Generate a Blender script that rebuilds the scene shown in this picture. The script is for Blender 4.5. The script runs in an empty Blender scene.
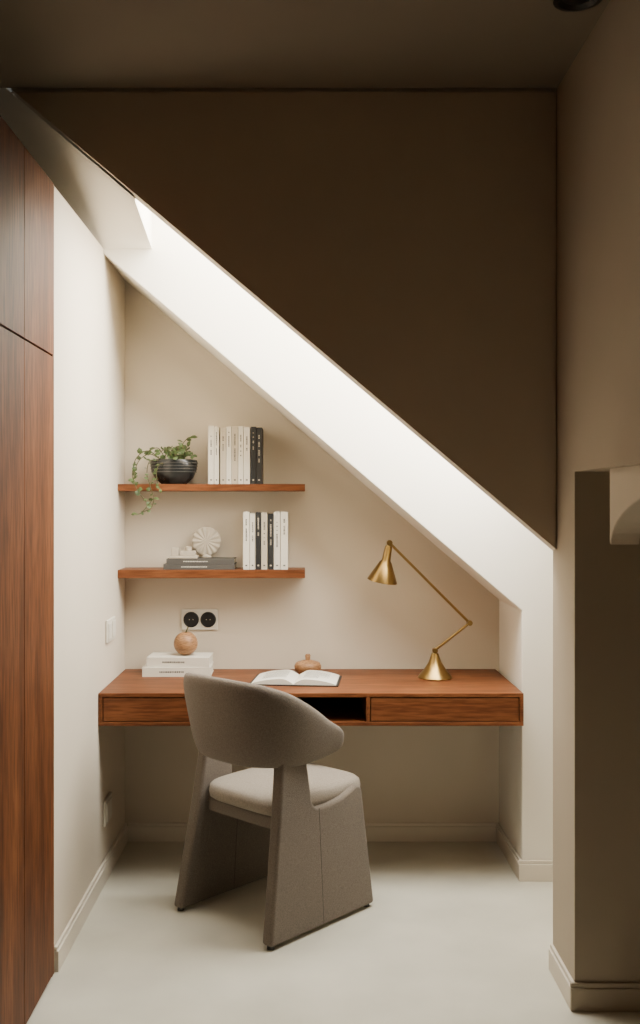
import bpy, bmesh, math, random, bisect
from mathutils import Vector, Matrix
random.seed(4)
S=bpy.context.scene
COL=S.collection
# ------------------------------------------------------------------ materials
def newmat(name):
    m=bpy.data.materials.new(name); m.use_nodes=True
    nt=m.node_tree; b=nt.nodes['Principled BSDF']
    return m,nt,b
def plain(name,col,rough=0.6,metal=0.0,noise=0.0,nscale=8,bump=0.0,bscale=200,emit=None,spec=None,sheen=0):
    m,nt,b=newmat(name)
    b.inputs['Base Color'].default_value=(*col,1)
    b.inputs['Roughness'].default_value=rough
    b.inputs['Metallic'].default_value=metal
    if spec is not None: b.inputs['Specular IOR Level'].default_value=spec
    if sheen: b.inputs['Sheen Weight'].default_value=sheen
    tc=nt.nodes.new('ShaderNodeTexCoord')
    if noise>0:
        n=nt.nodes.new('ShaderNodeTexNoise'); n.inputs['Scale'].default_value=nscale; n.inputs['Detail'].default_value=6
        r=nt.nodes.new('ShaderNodeValToRGB')
        r.color_ramp.elements[0].position=0.3; r.color_ramp.elements[1].position=0.7
        r.color_ramp.elements[0].color=(*[c*(1-noise) for c in col],1)
        r.color_ramp.elements[1].color=(*[min(1,c*(1+noise)) for c in col],1)
        nt.links.new(tc.outputs['Object'],n.inputs['Vector']); nt.links.new(n.outputs['Fac'],r.inputs['Fac'])
        nt.links.new(r.outputs['Color'],b.inputs['Base Color'])
    if bump>0:
        n2=nt.nodes.new('ShaderNodeTexNoise'); n2.inputs['Scale'].default_value=bscale; n2.inputs['Detail'].default_value=3
        bp=nt.nodes.new('ShaderNodeBump'); bp.inputs['Strength'].default_value=bump; bp.inputs['Distance'].default_value=0.002
        nt.links.new(tc.outputs['Object'],n2.inputs['Vector']); nt.links.new(n2.outputs['Fac'],bp.inputs['Height'])
        nt.links.new(bp.outputs['Normal'],b.inputs['Normal'])
    if emit:
        b.inputs['Emission Color'].default_value=(*emit[0],1); b.inputs['Emission Strength'].default_value=emit[1]
    return m
def wood(name,dark,mid,light,stretch,rough=0.35,scale=1.0,spec=0.35):
    m,nt,b=newmat(name)
    tc=nt.nodes.new('ShaderNodeTexCoord'); mp=nt.nodes.new('ShaderNodeMapping')
    mp.inputs['Scale'].default_value=stretch
    n=nt.nodes.new('ShaderNodeTexNoise'); n.inputs['Scale'].default_value=1.6*scale; n.inputs['Detail'].default_value=9; n.inputs['Roughness'].default_value=0.62; n.inputs['Distortion'].default_value=0.6
    r=nt.nodes.new('ShaderNodeValToRGB'); e=r.color_ramp.elements
    e[0].position=0.28; e[0].color=(*dark,1); e[1].position=0.74; e[1].color=(*light,1)
    x=e.new(0.5); x.color=(*mid,1)
    n2=nt.nodes.new('ShaderNodeTexNoise'); n2.inputs['Scale'].default_value=12*scale; n2.inputs['Detail'].default_value=5
    r2=nt.nodes.new('ShaderNodeValToRGB'); r2.color_ramp.elements[0].position=0.35; r2.color_ramp.elements[0].color=(0.55,0.50,0.46,1)
    r2.color_ramp.elements[1].position=0.6; r2.color_ramp.elements[1].color=(1,1,1,1)
    mx=nt.nodes.new('ShaderNodeMix'); mx.data_type='RGBA'; mx.blend_type='MULTIPLY'; mx.inputs[0].default_value=1
    nt.links.new(tc.outputs['Object'],mp.inputs['Vector'])
    nt.links.new(mp.outputs['Vector'],n.inputs['Vector']); nt.links.new(mp.outputs['Vector'],n2.inputs['Vector'])
    nt.links.new(n.outputs['Fac'],r.inputs['Fac']); nt.links.new(n2.outputs['Fac'],r2.inputs['Fac'])
    nt.links.new(r.outputs['Color'],mx.inputs[6]); nt.links.new(r2.outputs['Color'],mx.inputs[7])
    nt.links.new(mx.outputs[2],b.inputs['Base Color'])
    b.inputs['Roughness'].default_value=rough; b.inputs['Specular IOR Level'].default_value=spec
    return m
M={}
M['paint']=plain('wall_paint',(0.66,0.585,0.475),0.9,noise=0.02,nscale=3,bump=0.08,bscale=60,spec=0.2)
M['white']=plain('shaft_white_paint',(0.83,0.785,0.69),0.9,noise=0.01,nscale=3,spec=0.2)  # wall paint lightened to carry the skylight's brightness around the shaft
M['hall']=plain('hall_paint',(0.46,0.395,0.305),0.9,noise=0.03,nscale=3,bump=0.08,bscale=60,spec=0.2)  # wall paint darkened, dimness of the front room put into the colour
M['dark']=plain('taupe_paint',(0.56,0.475,0.37),0.9,noise=0.04,nscale=3,bump=0.08,bscale=60,spec=0.15)  # same wall paint with shade mixed in, for raking and rear walls
M['ceil']=plain('ceiling_paint',(0.24,0.20,0.152),0.9,noise=0.03,nscale=3,spec=0.15)  # ceiling tone lowered to stand in for the shade up there
M['trim']=plain('trim_paint',(0.72,0.655,0.55),0.55)
M['floor']=plain('concrete_floor',(0.60,0.575,0.48),0.45,noise=0.10,nscale=3.0,bump=0.05,bscale=30,spec=0.35)
M['black']=plain('black_plastic',(0.012,0.012,0.012),0.35)
M['gap']=plain('shadow_gap',(0.01,0.008,0.006),0.9)
M['wood_v']=wood('walnut_vertical',(0.060,0.020,0.008),(0.135,0.047,0.017),(0.215,0.080,0.029),(7,7,0.7),0.55,spec=0.15)
M['wood_h']=wood('walnut_horizontal',(0.10,0.033,0.012),(0.18,0.061,0.021),(0.25,0.092,0.033),(0.8,9,9),0.45,spec=0.22)
M['brass']=plain('aged_brass',(0.30,0.20,0.07),0.30,1.0,noise=0.08,nscale=20)
M['fabric']=plain('taupe_fabric',(0.170,0.142,0.115),0.95,noise=0.22,nscale=240,bump=0.8,bscale=380,sheen=0.1,spec=0.2)
M['cushion']=plain('boucle_fabric',(0.28,0.24,0.195),0.95,noise=0.2,nscale=200,bump=0.8,bscale=300,sheen=0.1,spec=0.2)
M['page']=plain('paper',(0.74,0.71,0.62),0.8,noise=0.03,nscale=150)
M['bwhite']=plain('book_white',(0.68,0.64,0.55),0.6)
M['bcream']=plain('book_cream',(0.50,0.44,0.34),0.6)
M['bgrey']=plain('book_grey',(0.07,0.065,0.058),0.6)
M['seam']=plain('fabric_seam',(0.085,0.068,0.053),0.9)
M['bblack']=plain('book_black',(0.015,0.015,0.015),0.5)
M['pot']=plain('glazed_black_ceramic',(0.018,0.02,0.02),0.22,noise=0.4,nscale=14)
M['soil']=plain('potting_soil',(0.03,0.02,0.012),1.0,bump=1,bscale=120)
M['leaf']=plain('ivy_leaf',(0.062,0.10,0.025),0.5,noise=0.5,nscale=25)
M['stem']=plain('ivy_stem',(0.09,0.08,0.03),0.6)
M['lwood']=wood('light_wood',(0.26,0.13,0.055),(0.38,0.20,0.09),(0.46,0.26,0.13),(2,2,10),0.45,3)
M['plaster']=plain('plaster_object',(0.46,0.40,0.31),0.8,bump=0.3,bscale=90)
M['sky']=plain('skylight_glass',(0.9,0.95,1.0),0.2,emit=((0.95,0.97,1.0),4.0))

# ------------------------------------------------------------------ mesh helpers
def obj(name,me,parent=None,smooth=False,bevel=0,seg=2,mats=()):
    o=bpy.data.objects.new(name,me); COL.objects.link(o)
    for m in mats: me.materials.append(M[m])
    if smooth:
        for p in me.polygons: p.use_smooth=True
    if bevel>0:
        md=o.modifiers.new('bevel','BEVEL'); md.width=bevel; md.segments=seg; md.limit_method='ANGLE'; md.angle_limit=0.6
    if parent: o.parent=parent
    return o
def empty(name,loc=(0,0,0),rotz=0):
    e=bpy.data.objects.new(name,None); e.empty_display_size=0.1; COL.objects.link(e)
    e.location=loc; e.rotation_euler=(0,0,rotz); return e
class MB:
    def __init__(s): s.v=[];s.f=[];s.m=[]
    def add(s,vs,fs,mi=0):
        k=len(s.v); s.v+= [tuple(v) for v in vs]; s.f+=[tuple(i+k for i in f) for f in fs]; s.m+=[mi]*len(fs)
    def box(s,x0,x1,y0,y1,z0,z1,mi=0,T=None):
        vs=[Vector(p) for p in [(x0,y0,z0),(x1,y0,z0),(x1,y1,z0),(x0,y1,z0),(x0,y0,z1),(x1,y0,z1),(x1,y1,z1),(x0,y1,z1)]]
        if T is not None: vs=[T@v for v in vs]
        s.add(vs,[(3,2,1,0),(4,5,6,7),(0,1,5,4),(1,2,6,5),(2,3,7,6),(3,0,4,7)],mi)
    def lathe(s,prof,c=(0,0,0),n=40,mi=0,T=None):
        vs=[];fs=[]
        for r,z in prof:
            for i in range(n):
                a=2*math.pi*i/n; vs.append(Vector((r*math.cos(a),r*math.sin(a),z)))
        for j in range(len(prof)-1):
            for i in range(n):
                fs.append((j*n+i,j*n+(i+1)%n,(j+1)*n+(i+1)%n,(j+1)*n+i))
        fs.append(tuple(reversed(range(n)))); fs.append(tuple(range((len(prof)-1)*n,len(prof)*n)))
        if T is not None: vs=[T@v for v in vs]
        vs=[v+Vector(c) for v in vs]
        s.add(vs,fs,mi)
    def tube(s,pts,r,n=12,mi=0):
        pts=[Vector(p) for p in pts]; vs=[];fs=[]
        for k,p in enumerate(pts):
            d=(pts[min(k+1,len(pts)-1)]-pts[max(k-1,0)]).normalized()
            up=Vector((0,1,0)) if abs(d.y)<0.9 else Vector((1,0,0))
            a=d.cross(up).normalized(); b=d.cross(a)
            rr=r if not isinstance(r,(list,tuple)) else r[k]
            for i in range(n):
                t=2*math.pi*i/n; vs.append(p+a*rr*math.cos(t)+b*rr*math.sin(t))
        for j in range(len(pts)-1):
            for i in range(n): fs.append((j*n+i,j*n+(i+1)%n,(j+1)*n+(i+1)%n,(j+1)*n+i))
        fs.append(tuple(reversed(range(n)))); fs.append(tuple(range((len(pts)-1)*n,len(pts)*n)))
        s.add(vs,fs,mi)
    def prism(s,pts,axis,a0,a1,mi=0):
        n=len(pts); vs=[]
        for a in (a0,a1):
            for p in pts:
                if axis=='y': vs.append((p[0],a,p[1]))
                elif axis=='x': vs.append((a,p[0],p[1]))
                else: vs.append((p[0],p[1],a))
        fs=[tuple(range(n)),tuple(reversed(range(n,2*n)))]+[(i,i+n,(i+1)%n+n,(i+1)%n) for i in range(n)]
        s.add(vs,fs,mi)
    def mesh(s,name):
        me=bpy.data.meshes.new(name); me.from_pydata(s.v,[],s.f); me.update()
        for p,m in zip(me.polygons,s.m): p.material_index=m
        bm=bmesh.new(); bm.from_mesh(me); bmesh.ops.recalc_face_normals(bm,faces=bm.faces); bm.to_mesh(me); bm.free()
        return me
def box(name,x0,x1,y0,y1,z0,z1,mat,parent=None,bevel=0):
    b=MB(); b.box(x0,x1,y0,y1,z0,z1); return obj(name,b.mesh(name),parent,bevel=bevel,mats=(mat,))
def auto(o,ang=0.7):
    for p in o.data.polygons: p.use_smooth=True
    bm=bmesh.new(); bm.from_mesh(o.data)
    for e in bm.edges:
        if len(e.link_faces)==2 and e.calc_face_angle(0)>ang: e.smooth=False
    bm.to_mesh(o.data); bm.free()
    return o

H=1.46
def dg(x): return 2.756-0.844*(x+0.915)       # lower edge of the raking dark wall
def ns(x): return 2.44-0.854*(x+0.78)         # niche soffit
XL=-0.785; XR=0.846; YB=4.36; YF=3.90; YD=3.10; ZC=2.756
# ------------------------------------------------------------------ room shell
box('floor',-1.6,1.7,-1.7,4.5,-0.1,0,'floor')
box('wall_back',XL-0.2,1.5,YB,4.5,0,2.46,'paint')
box('wall_left',-1.0,XL,3.125,YB,0,2.462,'paint')
b=MB(); b.prism([(XR,0),(1.5,0),(1.5,3.3),(-1.45,3.3),(-1.45,2.463),(-0.80,2.463),(-0.785,ns(-0.785)),(XR,ns(XR))],'y',YF,YB-0.001)
obj('wall_niche',b.mesh('wall_niche'),mats=('white',),bevel=0.004)
# raking wall: front face in the shaded tone, underside in plain wall paint
b=MB(); b.prism([(-0.915,ZC-0.012),(0.777,ZC-0.012),(0.777,dg(0.777)),(-0.90,dg(-0.90))],'y',YD,YD+0.012,0)
b.prism([(-0.915,ZC+0.3),(0.80,ZC+0.3),(0.80,dg(0.80)),(-0.915,ZC)],'y',YD+0.012,YD+0.085,1)
obj('wall_raking',b.mesh('wall_raking'),mats=('dark','paint'))
# right wall with recess
b=MB()
b.box(0.782,1.6,2.90,YD+0.055,0,ZC)
b.box(0.782,1.6,1.2,2.90,1.56,ZC)
b.box(0.782,1.6,-1.6,1.2,0,ZC)
b.box(1.45,1.6,1.2,2.9,0,1.56)
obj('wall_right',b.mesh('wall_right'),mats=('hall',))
arc=[(1.25,1.565),(2.70,1.565),(2.70,1.36)]
for i in range(0,17):
    a=math.pi/2*i/16; arc.append((2.69-0.65*(1-math.cos(a)),1.355+0.16*math.sin(a)))
arc.append((1.25,1.515))
b=MB(); b.prism(arc,'x',0.822,0.90); obj('wall_recess_arch',b.mesh('wall_recess_arch'),mats=('paint',),bevel=0.004)
box('wall_side',1.40,1.5,YD+0.055,YF,0,3.0,'white')
box('wall_left_outer',-1.6,-1.45,-1.6,4.5,0,3.4,'hall')
box('wall_rear',-1.6,1.7,-1.75,-1.6,0,2.9,'dark')
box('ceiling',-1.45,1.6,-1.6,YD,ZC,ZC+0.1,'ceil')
# soffit over wardrobe (ruled surface)
A=Vector((-1.44,YD+0.03,dg(-1.44))); Bv=Vector((-0.536,YD+0.03,dg(-0.536)-0.01)); E=Vector((-0.597,YF,2.463)); D=Vector((-1.44,YF,2.463))
vs=[];fs=[];N=14
for i in range(N+1):
    for j in range(N+1):
        u=i/N;v=j/N; vs.append((A.lerp(Bv,u)).lerp(D.lerp(E,u),v))
for i in range(N):
    for j in range(N):
        k=i*(N+1)+j; fs.append((k,k+1,k+N+2,k+N+1))
b=MB(); b.add(vs,fs); o=obj('ceiling_soffit',b.mesh('ceiling_soffit'),smooth=True,mats=('white',))
# light shaft: left cheek and roof
b=MB(); b.add([Bv,E,(E.x,E.y,3.3),(Bv.x,Bv.y,3.3)],[(0,1,2,3)]); obj('wall_shaft_cheek',b.mesh('wall_shaft_cheek'),mats=('white',))
def rf(x): return 2.93-0.844*(x+0.55)
b=MB(); b.prism([(-0.75,rf(-0.75)),(1.45,rf(1.45)),(1.45,rf(1.45)+0.1),(-0.75,rf(-0.75)+0.1)],'y',YD+0.03,YF+0.01); obj('ceiling_sloped',b.mesh('ceiling_sloped'),mats=('white',))
nrm=Vector((-0.645,0,-0.764))
def onr(x,off): return Vector((x,0,rf(x)))+nrm*off
b=MB()
p0=onr(-0.45,0.012);p1=onr(0.95,0.012)
b.add([(p0.x,3.22,p0.z),(p1.x,3.22,p1.z),(p1.x,3.84,p1.z),(p0.x,3.84,p0.z)],[(0,1,2,3)]); 
obj('window_1',b.mesh('window_1'),mats=('sky',))
L=bpy.data.lights.new('skylight_daylight','AREA'); L.shape='RECTANGLE'; L.size=1.75; L.size_y=0.56; L.energy=65; L.color=(1.0,0.955,0.86)
lo=bpy.data.objects.new('skylight_daylight',L); COL.objects.link(lo)
c=onr(0.25,0.03); lo.location=(c.x,3.55,c.z)
xa=Vector((0.764,0,-0.645)); za=-nrm; ya=za.cross(xa)
lo.rotation_euler=Matrix((xa,ya,za)).transposed().to_euler()
# weak warm fill added behind the camera, not an actual lamp
L2=bpy.data.lights.new('hall_ceiling_light','AREA'); L2.shape='DISK'; L2.size=0.5; L2.energy=2.5; L2.color=(1.0,0.88,0.72)
l2=bpy.data.objects.new('hall_ceiling_light',L2); COL.objects.link(l2); l2.location=(0,-0.6,2.70)

# baseboards
def bb(name,x0,x1,y0,y1,face,mat='trim'):
    b=MB(); t=0.014
    b.box(x0,x1,y0,y1,0.0,0.066)
    if face=='-y': b.box(x0,x1,y0+0.005,y1,0.066,0.08)
    if face=='+x': b.box(x0,x1-0.005,y0,y1,0.066,0.08)
    if face=='-x': b.box(x0+0.005,x1,y0,y1,0.066,0.08)
    obj(name,b.mesh(name),mats=(mat,),bevel=0.002)
bb('baseboard_back',XL+0.014,XR-0.014,YB-0.014,YB,'-y')
bb('baseboard_left',XL,XL+0.014,3.13,YB,'+x')
bb('baseboard_niche',XR-0.014,XR,YF,YB-0.001,'-x')
bb('baseboard_right',XR-0.014,1.40,YF-0.014,YF,'-y')
bb('baseboard_recess',0.768,1.45,2.886,2.90,'-y','hall')
bb('baseboard_partition',0.768,0.782,2.90,3.155,'-x')

# recessed downlight
b=MB(); b.lathe([(0.0,0.0),(0.062,0.0),(0.062,-0.008),(0.050,-0.010),(0.040,-0.001),(0.0,-0.001)],c=(0.695,2.545,ZC),n=32)
obj('recessed_downlight',b.mesh('recessed_downlight'),mats=('black',))

# ------------------------------------------------------------------ wardrobe
w=empty('wardrobe',(-1.1,1.5,0))
def wb(n,*a,mat='wood_v',bevel=0):
    x0,x1,y0,y1,z0,z1=a
    return box(n,x0+1.1,x1+1.1,y0-1.5,y1-1.5,z0,z1,mat,w,bevel)
wb('carcass',-1.40,-0.803,-1.2,3.118,0.0,2.455,mat='gap')
wb('end_panel',-1.39,-0.784,3.10,3.1235,0.0,2.46)
ys=[3.0985,2.776,2.43,2.08,1.73,1.38,1.03,0.68,0.33,-0.02,-0.6,-1.2]
for i in range(len(ys)-1):
    wb('door_lower_%d'%i,-0.802,-0.779,ys[i+1]+0.0015,ys[i]-0.0015,0.012,1.921,bevel=0.001)
    wb('door_upper_%d'%i,-0.802,-0.779,ys[i+1]+0.0015,ys[i]-0.0015,1.927,2.46,bevel=0.001)

# ------------------------------------------------------------------ desk
d=empty('floating_desk',(0,4.05,0.69))
def db(n,x0,x1,y0,y1,z0,z1,mat='wood_h',bevel=0.0015):
    return box(n,x0,x1,y0-4.05,y1-4.05,z0-0.69,z1-0.69,mat,d,bevel)
X0,X1=-0.783,0.829; Y0=3.79;Y1=4.358
db('top',X0,X1,Y0,Y1,0.735,0.75)
db('bottom',X0,X1,Y0,Y1,0.626,0.641)
db('side_left',X0,X0+0.015,Y0,Y1,0.641,0.735)
db('side_right',X1-0.015,X1,Y0,Y1,0.641,0.735)
db('divider_left',-0.205,-0.19,Y0,Y1,0.641,0.735)
db('divider_right',0.232,0.247,Y0,Y1,0.641,0.735)
db('back_panel',X0+0.015,X1-0.015,Y1-0.02,Y1,0.641,0.735)
db('drawer_left',X0+0.018,-0.208,Y0+0.002,Y0+0.40,0.644,0.7315)
db('drawer_right',0.250,X1-0.018,Y0+0.002,Y0+0.40,0.644,0.7315)

# ------------------------------------------------------------------ shelves
for z0,z1 in ((1.523,1.552),(1.158,1.1925)):
    b=MB(); b.box(XL+0.001,0.0,4.185,YB-0.001,z0,z1); obj('wall_shelf',b.mesh('wall_shelf'),mats=('wood_h',),bevel=0.0015)

# ------------------------------------------------------------------ books
def upright(name,specs,zb,yf,scale=0.0042):
    b=MB(); mi={'bwhite':0,'bcream':1,'bgrey':2,'bblack':3,'page':4}
    for p0,p1,h,dep,mat in specs:
        x0=(p0-305)*scale+0.0008; x1=(p1-305)*scale-0.0008; k=mi[mat]; t=0.0018
        y0=yf+random.uniform(0,0.008)
        b.box(x0,x1,y0,y0+t,zb,zb+h,k)
        b.box(x0,x0+t,y0+t,y0+dep,zb,zb+h,k); b.box(x1-t,x1,y0+t,y0+dep,zb,zb+h,k)
        b.box(x0+t,x1-t,y0+t,y0+dep-0.004,zb+0.003,zb+h-0.003,4)
        tc=2 if k in(0,1) else 1
        cx=(x0+x1)/2; wdt=(x1-x0)*0.12
        z=zb+h*random.uniform(.82,.92); end=zb+h*random.choice([0.4,0.5,0.6])
        while z>end:
            g=random.uniform(0.002,0.005)
            b.box(cx-wdt,cx+wdt,y0-0.0003,y0,z-g,z,tc); z-=g+0.0018
            if random.random()<0.15: z-=0.012
        b.box(cx-wdt*1.3,cx+wdt*1.3,y0-0.0003,y0,zb+0.014,zb+0.02,tc)
    o=obj(name,b.mesh(name),mats=('bwhite','bcream','bgrey','bblack','page')); return o
upright('books_row',[(208,214,.244,.15,'bwhite'),(214,219,.240,.14,'bwhite'),(220,226,.236,.15,'bcream'),(226,231.5,.242,.15,'bwhite'),(231.5,238,.240,.14,'bcream'),(238,243.5,.243,.15,'bwhite'),(243.5,250,.238,.15,'bwhite'),(250.5,256,.241,.14,'bblack'),(256,262,.238,.15,'bblack')],1.5525,4.20)
upright('books_row',[(243,249.5,.242,.15,'bwhite'),(249.5,255.5,.236,.14,'bwhite'),(255.5,261,.241,.15,'bblack'),(261,267.5,.239,.15,'bcream'),(268,273.5,.235,.14,'bblack'),(273.5,280.5,.243,.15,'bwhite'),(280.5,288,.242,.15,'bwhite')],1.193,4.20)
def flatbook(b,cx,cy,w,dp,z,h,cov,rot=0,title=3):
    T=Matrix.Translation((cx,cy,z))@Matrix.Rotation(rot,4,'Z'); t=0.002
    b.box(-w/2,w/2,-dp/2,dp/2,0,t,cov,T); b.box(-w/2,w/2,-dp/2,dp/2,h-t,h,cov,T)
    b.box(-w/2,w/2,-dp/2,-dp/2+t,t,h-t,cov,T)
    b.box(-w/2+.003,w/2-.003,-dp/2+t,dp/2-.004,t,h-t,4,T)
    x=-w*0.25
    while x<w*0.1:
        g=random.uniform(0.002,0.006); b.box(x,x+g,-dp/2-.0003,-dp/2,h*.42,h*.60,title,T); x+=g+.002
BM=('bwhite','bcream','bgrey','bblack','page')
b=MB()
flatbook(b,-0.535,4.235,0.285,0.16,0.7505,0.038,0,0.02,2)
flatbook(b,-0.527,4.237,0.262,0.15,0.7890,0.040,0,-0.03,2)
obj('stack_of_books',b.mesh('stack_of_books'),mats=BM)
b=MB()
flatbook(b,-0.445,4.275,0.30,0.15,1.193,0.022,2,0,0)
flatbook(b,-0.44,4.275,0.285,0.145,1.2155,0.022,2,0,0)
obj('stack_of_books',b.mesh('stack_of_books'),mats=BM)
b=MB(); b.box(-.060,.060,-.03,.028,0,.012); b.box(-.05,-.02,-.02,.02,.012,.045); b.box(-.01,.05,-.02,.025,.012,.032); b.lathe([(0.0,0.032),(.014,.032),(.014,.05),(.0,.05)],c=(.02,0,0),n=20)
o=obj('plaster_trinket_tray',b.mesh('plaster_trinket_tray'),mats=('plaster',),bevel=0.002); o.location=(-0.515,4.245,1.238)
# round disc sculpture with faint ribbing, on a small foot
b=MB()
n=144;vs=[];fs=[]
rads=(0.0,.12,.25,.4,.55,.7,.85,.95,1)
for side in (-1,1):
    for rr in rads:
        for i in range(n):
            a=2*math.pi*i/n; R=.062*rr
            rib=math.cos(14*a)
            th=.007*math.sqrt(max(0,1-rr*rr))+0.005+0.0018*rib*min(1,rr*1.5)
            vs.append((R*math.cos(a)*(1+.012*rib*rr),side*th,R*math.sin(a)*(1+.012*rib*rr)))
K=len(rads)
for s in (0,1):
    for j in range(K-1):
        for i in range(n):
            k=s*K*n+j*n
            fs.append((k+i,k+(i+1)%n,k+n+(i+1)%n,k+n+i))
for i in range(n): fs.append(((K-1)*n+i,(K-1)*n+(i+1)%n,(2*K-1)*n+(i+1)%n,(2*K-1)*n+i))
b.add([(v[0],v[1],v[2]+.070) for v in vs],fs); b.lathe([(.0,0),(.022,0),(.022,.006),(.008,.014),(.0,.016)],n=24)
o=obj('round_disc_sculpture',b.mesh('round_disc_sculpture'),mats=('plaster',),smooth=True); o.location=(-0.425,4.312,1.2378)

# wooden apple
b=MB(); prof=[]
for i in range(25):
    a=math.pi*i/24; r=.051*math.sin(a)*(1+.04*math.cos(a)); z=-.050*math.cos(a)
    if i>20: z-=0.012*((i-20)/4)**2
    prof.append((max(r,0.0005),z+.050))
b.lathe(prof,n=40); b.tube([(0,0,.085),(.002,0,.10),(.010,0,.118)],.0028,mi=1)
o=obj('wooden_apple',b.mesh('wooden_apple'),mats=('lwood','stem'),smooth=True); o.location=(-0.505,4.235,0.8292)
# lidded wooden pot
b=MB(); b.lathe([(.0,0),(.045,0),(.056,.012),(.058,.028),(.052,.04),(.046,.044),(.02,.052),(.0,.054)],n=40)
b.lathe([(.0,.052),(.010,.052),(.012,.072),(.008,.078),(.0,.078)],n=20)
o=obj('lidded_wooden_pot',b.mesh('lidded_wooden_pot'),mats=('lwood',),smooth=True); auto(o); o.location=(0.012,4.27,0.7503)
# open book
b=MB()
def pz(t): return 0.006+0.020*(math.sin(min(1,t/0.28)*math.pi/2) if t<0.28 else (math.cos((t-0.28)/0.72*math.pi/2))**0.8)
def page(side,w):
    vs=[];n=24
    for k in range(n+1):
        t=k/n; x=side*t*w; z=pz(t)
        for y in (-.112,.112): vs.append((x,y,0.004)); vs.append((x,y,z))
    fs=[]
    for k in range(n):
        a=k*4
        fs+=[(a+1,a+3,a+7,a+5),(a,a+1,a+5,a+4),(a+3,a+2,a+6,a+7),(a,a+4,a+6,a+2)]
    fs+=[(n*4,n*4+1,n*4+3,n*4+2),(0,2,3,1)]
    b.add(vs,fs,0)
page(-1,.168); page(1,.168)
b.box(-.178,.178,-.12,.12,0,.004,1)
for s in(-1,1):
    for r in range(13):
        y=.085-r*.0125
        ts=[.2+.06*q for q in range(11)]; 
        if random.random()<.3: ts=ts[:7]
        vv=[];ff=[]
        for t in ts:
            for yy in (y,y+.003): vv.append((s*t*.168,yy,pz(t)+.0004))
        for q in range(len(ts)-1): ff.append((2*q,2*q+1,2*q+3,2*q+2))
        b.add(vv,ff,2)
o=obj('open_book',b.mesh('open_book'),mats=('page','bblack','bgrey')); o.location=(-0.035,4.06,0.7503); o.rotation_euler=(0,0,-0.10)

# sockets & switches
e=empty('double_power_socket',(-0.458,YB,0.966))
box('plate',-.080,.080,-.009,-.0005,-.046,.046,'bwhite',e,.004)
for sx in(-.037,.037):
    b=MB()
    T=Matrix.Translation((sx,-.009,0))@Matrix.Rotation(math.pi/2,4,'X')
    b.lathe([(.0,0),(.034,0),(.034,.003),(.031,.005),(.028,.002),(.0,.002)],n=40,mi=0,T=T)
    for q in(-.008,.008): b.lathe([(.0,.002),(.0022,.002),(.0022,.0025),(.0,.0025)],c=(0,0,0),n=10,mi=1,T=T@Matrix.Translation((q,0,0)))
    obj('socket_insert',b.mesh('socket_insert'),e,mats=('black','bcream'))
def wallplate(name,y,z,wy,hz,k):
    e=empty(name,(XL,y,z)); box('plate',.0005,.010,-wy/2,wy/2,-hz/2,hz/2,'bwhite',e,.003)
    for i in range(k):
        c=-wy/2+wy*(i+.5)/k; box('rocker',.010,.014,c-wy/k*.38,c+wy/k*.38,-hz*.36,hz*.36,'bwhite',e,.002)
wallplate('light_switch',4.01,.965,.16,.09,2)
wallplate('wall_outlet',3.95,.262,.13,.10,1)

# ------------------------------------------------------------------ desk lamp
lp=empty('desk_lamp',(0.537,4.13,0.75))
b=MB(); b.lathe([(.0,0.0006),(.070,0.0006),(.071,.004),(.066,.012),(.046,.035),(.027,.065),(.018,.09),(.014,.102),(.0,.104)],n=48); o=obj('base',b.mesh('base'),lp,mats=('brass',)); auto(o)
b=MB(); b.tube([(0,0,.10),(.004,0,.118)],.007); el=(.143,0,.227); b.tube([(.0,0,.115),el],.0055)
hd=(-.188,0,.558)
b.tube([el,hd],.0055)
for c,r in ((el,.011),((.0,0,.113),.011),(hd,.012)):
    b.lathe([(.0,-.011),(r,-.011),(r,.011),(.0,.011)],c=c,n=20,T=Matrix.Rotation(math.pi/2,4,'X'))
b.lathe([(.0,-.016),(.012,-.016),(.012,-.008),(.0,-.008)],c=el,n=20,T=Matrix.Rotation(math.pi/2,4,'X'))
o=obj('arm',b.mesh('arm'),lp,mats=('brass',)); auto(o)
T=Matrix.Translation(hd)@Matrix.Rotation(0.18,4,'Y')@Matrix.Rotation(0.12,4,'X')
b=MB(); pr=[(.0,-.012),(.012,-.012),(.015,-.018),(.018,-.074),(.026,-.084),(.062,-.160),(.0625,-.163),(.060,-.161),(.024,-.086),(.0,-.084)]
b.lathe(pr,n=48,T=T); b.tube([T@Vector((0,0,.002)),T@Vector((0,0,-.014))],.006)
b.lathe([(.0,-.086),(.012,-.088),(.018,-.116),(.0,-.128)],n=20,T=T,mi=1)
o=obj('shade',b.mesh('shade'),lp,mats=('brass','page')); auto(o)

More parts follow.
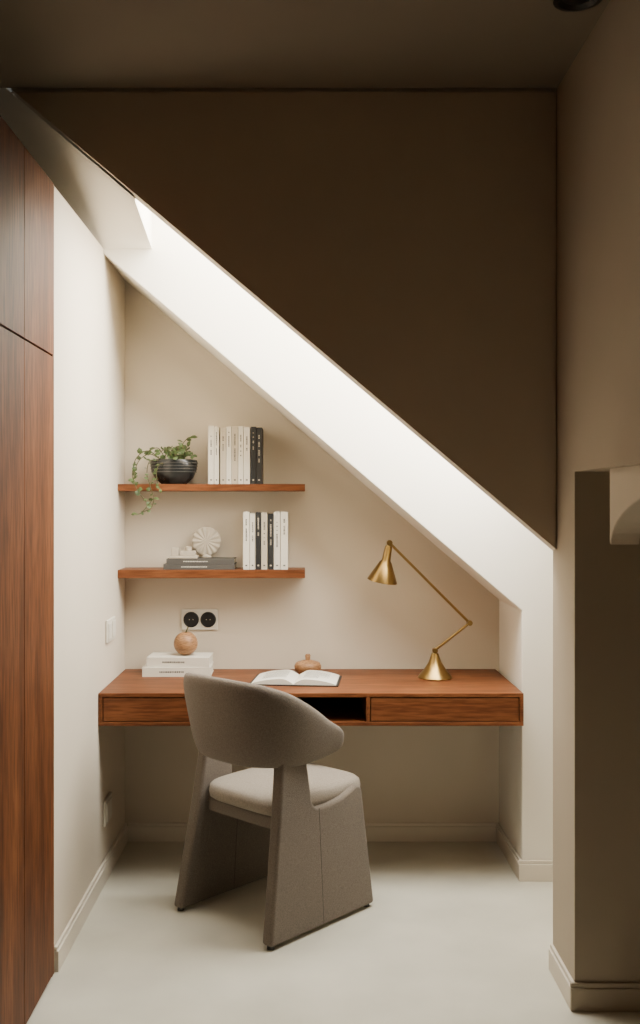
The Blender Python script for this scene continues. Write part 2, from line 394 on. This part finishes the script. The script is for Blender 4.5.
# ------------------------------------------------------------------ potted ivy
pv=empty('potted_ivy',(-0.560,4.272,1.5525))
b=MB(); b.lathe([(.0,0),(.050,0),(.055,.004),(.078,.025),(.092,.055),(.097,.088),(.094,.098),(.090,.100),(.087,.094),(.084,.082),(.0,.080)],n=48)
for z in (.05,.062,.074,.086):
    r=.0925+(z-.05)*.13
    b.lathe([(r-.003,z-.0015),(r+.0015,z-.001),(r+.0015,z+.001),(r-.003,z+.0015)],n=48,mi=2)
b.lathe([(.0,.078),(.085,.080),(.0,.088)],n=24,mi=1)
o=obj('bowl_pot',b.mesh('bowl_pot'),pv,mats=('pot','soil','bgrey')); auto(o); o.scale=(1.05,0.84,1.05)
b=MB()
def leaf(b,pos,direc,size,mi=0):
    d=direc.normalized(); up=Vector((random.uniform(-.4,.4),random.uniform(-.9,-.2),random.uniform(.2,1))).normalized()
    s=d.cross(up)
    if s.length<.1: s=Vector((1,0,0))
    s.normalize(); n=s.cross(d)
    P=lambda l,w,h: pos+d*l*size+s*w*size+n*h*size
    vs=[P(0,0,0),P(.25,.38,.02),P(.6,.42,-.04),P(1,0,-.18),P(.6,-.42,-.04),P(.25,-.38,.02),P(.5,0,.09)]
    b.add(vs,[(0,1,6),(1,2,6),(2,3,6),(3,4,6),(4,5,6),(5,0,6)],mi)
def vine(pts,r=.0018,step=.02,size=.026):
    P=[Vector(p) for p in pts]; out=[]
    for i in range(len(P)-1):
        p0=P[max(i-1,0)];p1=P[i];p2=P[i+1];p3=P[min(i+2,len(P)-1)]
        for k in range(8):
            t=k/8; out.append(0.5*((2*p1)+(-p0+p2)*t+(2*p0-5*p1+4*p2-p3)*t*t+(-p0+3*p1-3*p2+p3)*t**3))
    out.append(P[-1]); b.tube(out,r,n=6,mi=1)
    acc=0
    for i in range(1,len(out)):
        acc+=(out[i]-out[i-1]).length
        if acc>step:
            acc=0
            dr=Vector((random.uniform(-1,1),random.uniform(-1,.2),random.uniform(-.6,.7)))
            if out[i].y+dr.y*size>.07: dr.y=-abs(dr.y)
            leaf(b,out[i],dr,size*random.uniform(.7,1.25))
    leaf(b,out[-1],out[-1]-out[-2],size)
for k in range(11):
    a=random.uniform(0,2*math.pi); r=random.uniform(.01,.05)
    x=r*math.cos(a); y=r*math.sin(a)*.8
    ex=x+random.uniform(-.10,.05); ey=max(-.09,min(.05,y+random.uniform(-.06,.03))); ez=.10+random.uniform(.02,.065)
    vine([(x,y,.08),((x+ex)/2,(y+ey)/2,ez),(ex,ey,ez-.01)],size=.028)
vine([(.03,0,.08),(.035,-.01,.16),(.06,-.02,.195),(.075,-.02,.20)],size=.030,step=.014)
vine([(.03,0,.08),(.05,-.02,.14),(.06,-.03,.16)],size=.028,step=.016)
vine([(.03,0,.08),(.06,-.02,.13),(.085,-.03,.125)],size=.022)
vine([(-.03,-.03,.09),(-.09,-.055,.125),(-.135,-.075,.10),(-.155,-.085,.04),(-.150,-.10,.0),(-.130,-.105,-.04),(-.10,-.105,-.075)],size=.024)
vine([(-.04,-.02,.09),(-.10,-.05,.14),(-.15,-.06,.11),(-.165,-.07,.05),(-.16,-.085,.02)],size=.024)
vine([(-.03,-.05,.09),(-.085,-.08,.10),(-.10,-.095,.05),(-.085,-.105,-.01),(-.07,-.108,-.06),(-.08,-.108,-.10),(-.11,-.108,-.115)],size=.020,step=.018)
vine([(-.02,-.05,.09),(-.05,-.095,.08),(-.06,-.10,.03),(-.045,-.105,-.02)],size=.020)
vine([(-.07,-.108,-.06),(-.12,-.108,-.12),(-.145,-.108,-.125)],size=.02,step=.015)
obj('ivy_foliage',b.mesh('ivy_foliage'),pv,mats=('leaf','stem'))

# ------------------------------------------------------------------ chair
ch=empty('upholstered_armchair',(-0.115,3.622,0),math.radians(-43.5))
def fil(c,r,a0,a1,n=6): return [(c[0]+r*math.cos(a0+(a1-a0)*i/n),c[1]+r*math.sin(a0+(a1-a0)*i/n)) for i in range(n+1)]
prof=[(-.256,.012),(.275,.012),(.236,.40)]+fil((.204,.422),.030,0.0,math.pi*.55,5)+[(.12,.425),(.05,.415)]
prof+=fil((.005,.452),.037,-math.pi/2,-math.pi,6)+[(-.040,.52),(-.052,.61),(-.168,.61),(-.195,.40)]
for sgn,nm in ((1,'side_panel_right'),(-1,'side_panel_left')):
    bx=.226 if sgn>0 else .236
    b=MB(); b.prism(prof,'x',-.024,.024)
    me=b.mesh(nm)
    for v in me.vertices:
        v.co.x=sgn*(bx-(bx-.192)*v.co.z/.6)+v.co.x
    o=obj(nm,me,ch,mats=('fabric',),bevel=.013,seg=4); 
    for p in me.polygons: p.use_smooth=True
    wn=o.modifiers.new('wn','WEIGHTED_NORMAL')
    cx=lambda z: bx-(bx-.192)*z/.6
    b=MB()
    b.tube([(sgn*(cx(z)+.0236),.0,z) for z in (.02,.30,.412)],.0013,n=6); obj('seam',b.mesh('seam'),ch,mats=('seam',))
    b=MB()
    b.tube([(sgn*(cx(z)-.0236),.0,z) for z in (.02,.30)],.0013,n=6); obj('seam_inner',b.mesh('seam_inner'),ch,mats=('seam',))
    b=MB()
    for yy in(-.236,.254): b.lathe([(.0,0.0005),(.012,0.0005),(.012,.014),(.0,.014)],c=(sgn*bx,yy,0),n=16)
    obj('glides',b.mesh('glides'),ch,mats=('black',))
def slab(name,a,bq,cy,z0,z1,mat,n=3.2,dome=0.012,m=72):
    vs=[];fs=[];rings=[(.0,z0,0),(.93,z0,0),(.985,z0+(z1-z0)*.15,0),(1.0,z0+(z1-z0)*.45,0),(.985,z0+(z1-z0)*.78,0),(.94,z1-.004,0),(.85,z1,.2),(.6,z1,.7),(.3,z1,.95),(.02,z1,1)]
    for s,z,dm in rings:
        for i in range(m):
            t=2*math.pi*i/m; c=math.cos(t); si=math.sin(t); s2=max(s,.02)
            vs.append((s2*a*math.copysign(abs(c)**(2/n),c),cy+s2*bq*math.copysign(abs(si)**(2/n),si),z+dome*dm))
    for j in range(len(rings)-1):
        for i in range(m): fs.append((j*m+i,j*m+(i+1)%m,(j+1)*m+(i+1)%m,(j+1)*m+i))
    fs.append(tuple(range(m))); fs.append(tuple(range((len(rings)-1)*m,len(rings)*m)))
    b=MB(); b.add(vs,fs); return obj(name,b.mesh(name),ch,smooth=True,mats=(mat,))
slab('seat_cushion',.206,.240,.062,.402,.466,'cushion',n=5.5)
box('seat_frame',-.190,.190,-.15,.21,.35,.405,'fabric',ch,.012)
# wrap-around backrest
path=[]
a_,b_,nn=.224,.236,2.7
for i in range(9): path.append((a_+0.004*(1-i/8),.098-.098*i/9))
for i in range(0,61):
    t=math.pi*i/60; c=math.cos(t); s=math.sin(t)
    path.append((a_*math.copysign(abs(c)**(2/nn),c),-b_*abs(s)**(2/nn)))
path=[p for p in path if not (p[0]<0 and p[1]>-0.035)]
P=[Vector((p[0],p[1],0)) for p in path]; cum=[0]
for i in range(1,len(P)): cum.append(cum[-1]+(P[i]-P[i-1]).length)
NS=90; R=[]
for k in range(NS+1):
    s=cum[-1]*k/NS; j=min(max(bisect.bisect_left(cum,s),1),len(P)-1); u=(s-cum[j-1])/max(1e-9,cum[j]-cum[j-1]); R.append(P[j-1].lerp(P[j],u))
for _ in range(3): R=[R[0]]+[(R[i-1]+R[i]*2+R[i+1])/4 for i in range(1,NS)]+[R[-1]]
def interp(x,t):
    for i in range(len(t)-1):
        if x<=t[i+1][0]:
            u=(x-t[i][0])/(t[i+1][0]-t[i][0]); u=max(0,min(1,u)); return t[i][1]*(1-u)+t[i+1][1]*u
    return t[-1][1]
zt=[(-.24,.880),(-.2,.866),(-.15,.838),(-.08,.787),(0,.730),(.095,.676)]
zbm=[(-.24,.576),(-.1,.576),(0,.582),(.095,.604)]
vs=[];fs=[];m=28
for k in range(NS+1):
    p=R[k]; tg=(R[min(k+1,NS)]-R[max(k-1,0)]).normalized(); no=Vector((-tg.y,tg.x,0))
    if no.dot(p-Vector((0,.05,0)))<0: no=-no
    top=interp(p.y,zt); bot=interp(p.y,zbm)
    dist=min(k,NS-k)/NS*cum[-1]; e=min(1,dist/.03); e=math.sqrt(max(0.02,1-(1-e)**2))
    cz=(top+bot)/2; hh=(top-bot)/2*(0.35+0.65*e); th=.030*(.4+.6*e)
    for i in range(m):
        t=2*math.pi*i/m; c=math.cos(t); s=math.sin(t)
        ox=th*math.copysign(abs(c)**.75,c)-.002; z=cz+hh*math.copysign(abs(s)**.55,s)
        fl=.058*((z-.578)/.30)
        q=p+no*(ox+fl)
        vs.append((q.x,q.y,z))
for k in range(NS):
    for i in range(m): fs.append((k*m+i,k*m+(i+1)%m,(k+1)*m+(i+1)%m,(k+1)*m+i))
fs.append(tuple(range(m))); fs.append(tuple(range(NS*m,(NS+1)*m)))
b=MB(); b.add(vs,fs); obj('backrest',b.mesh('backrest'),ch,smooth=True,mats=('fabric',))

wd=bpy.data.worlds.new('World'); S.world=wd; wd.use_nodes=True
wd.node_tree.nodes['Background'].inputs[0].default_value=(0.8,0.88,1,1); wd.node_tree.nodes['Background'].inputs[1].default_value=0.3

cam=bpy.data.cameras.new('camera'); co=bpy.data.objects.new('camera',cam); COL.objects.link(co)
co.location=(0,0,H); co.rotation_euler=(math.pi/2,0,0)
cam.sensor_fit='VERTICAL'; cam.sensor_height=36; cam.lens=1000/1024*36
cam.shift_x=15/1024; cam.shift_y=-6/1024; cam.clip_start=0.05
S.camera=co
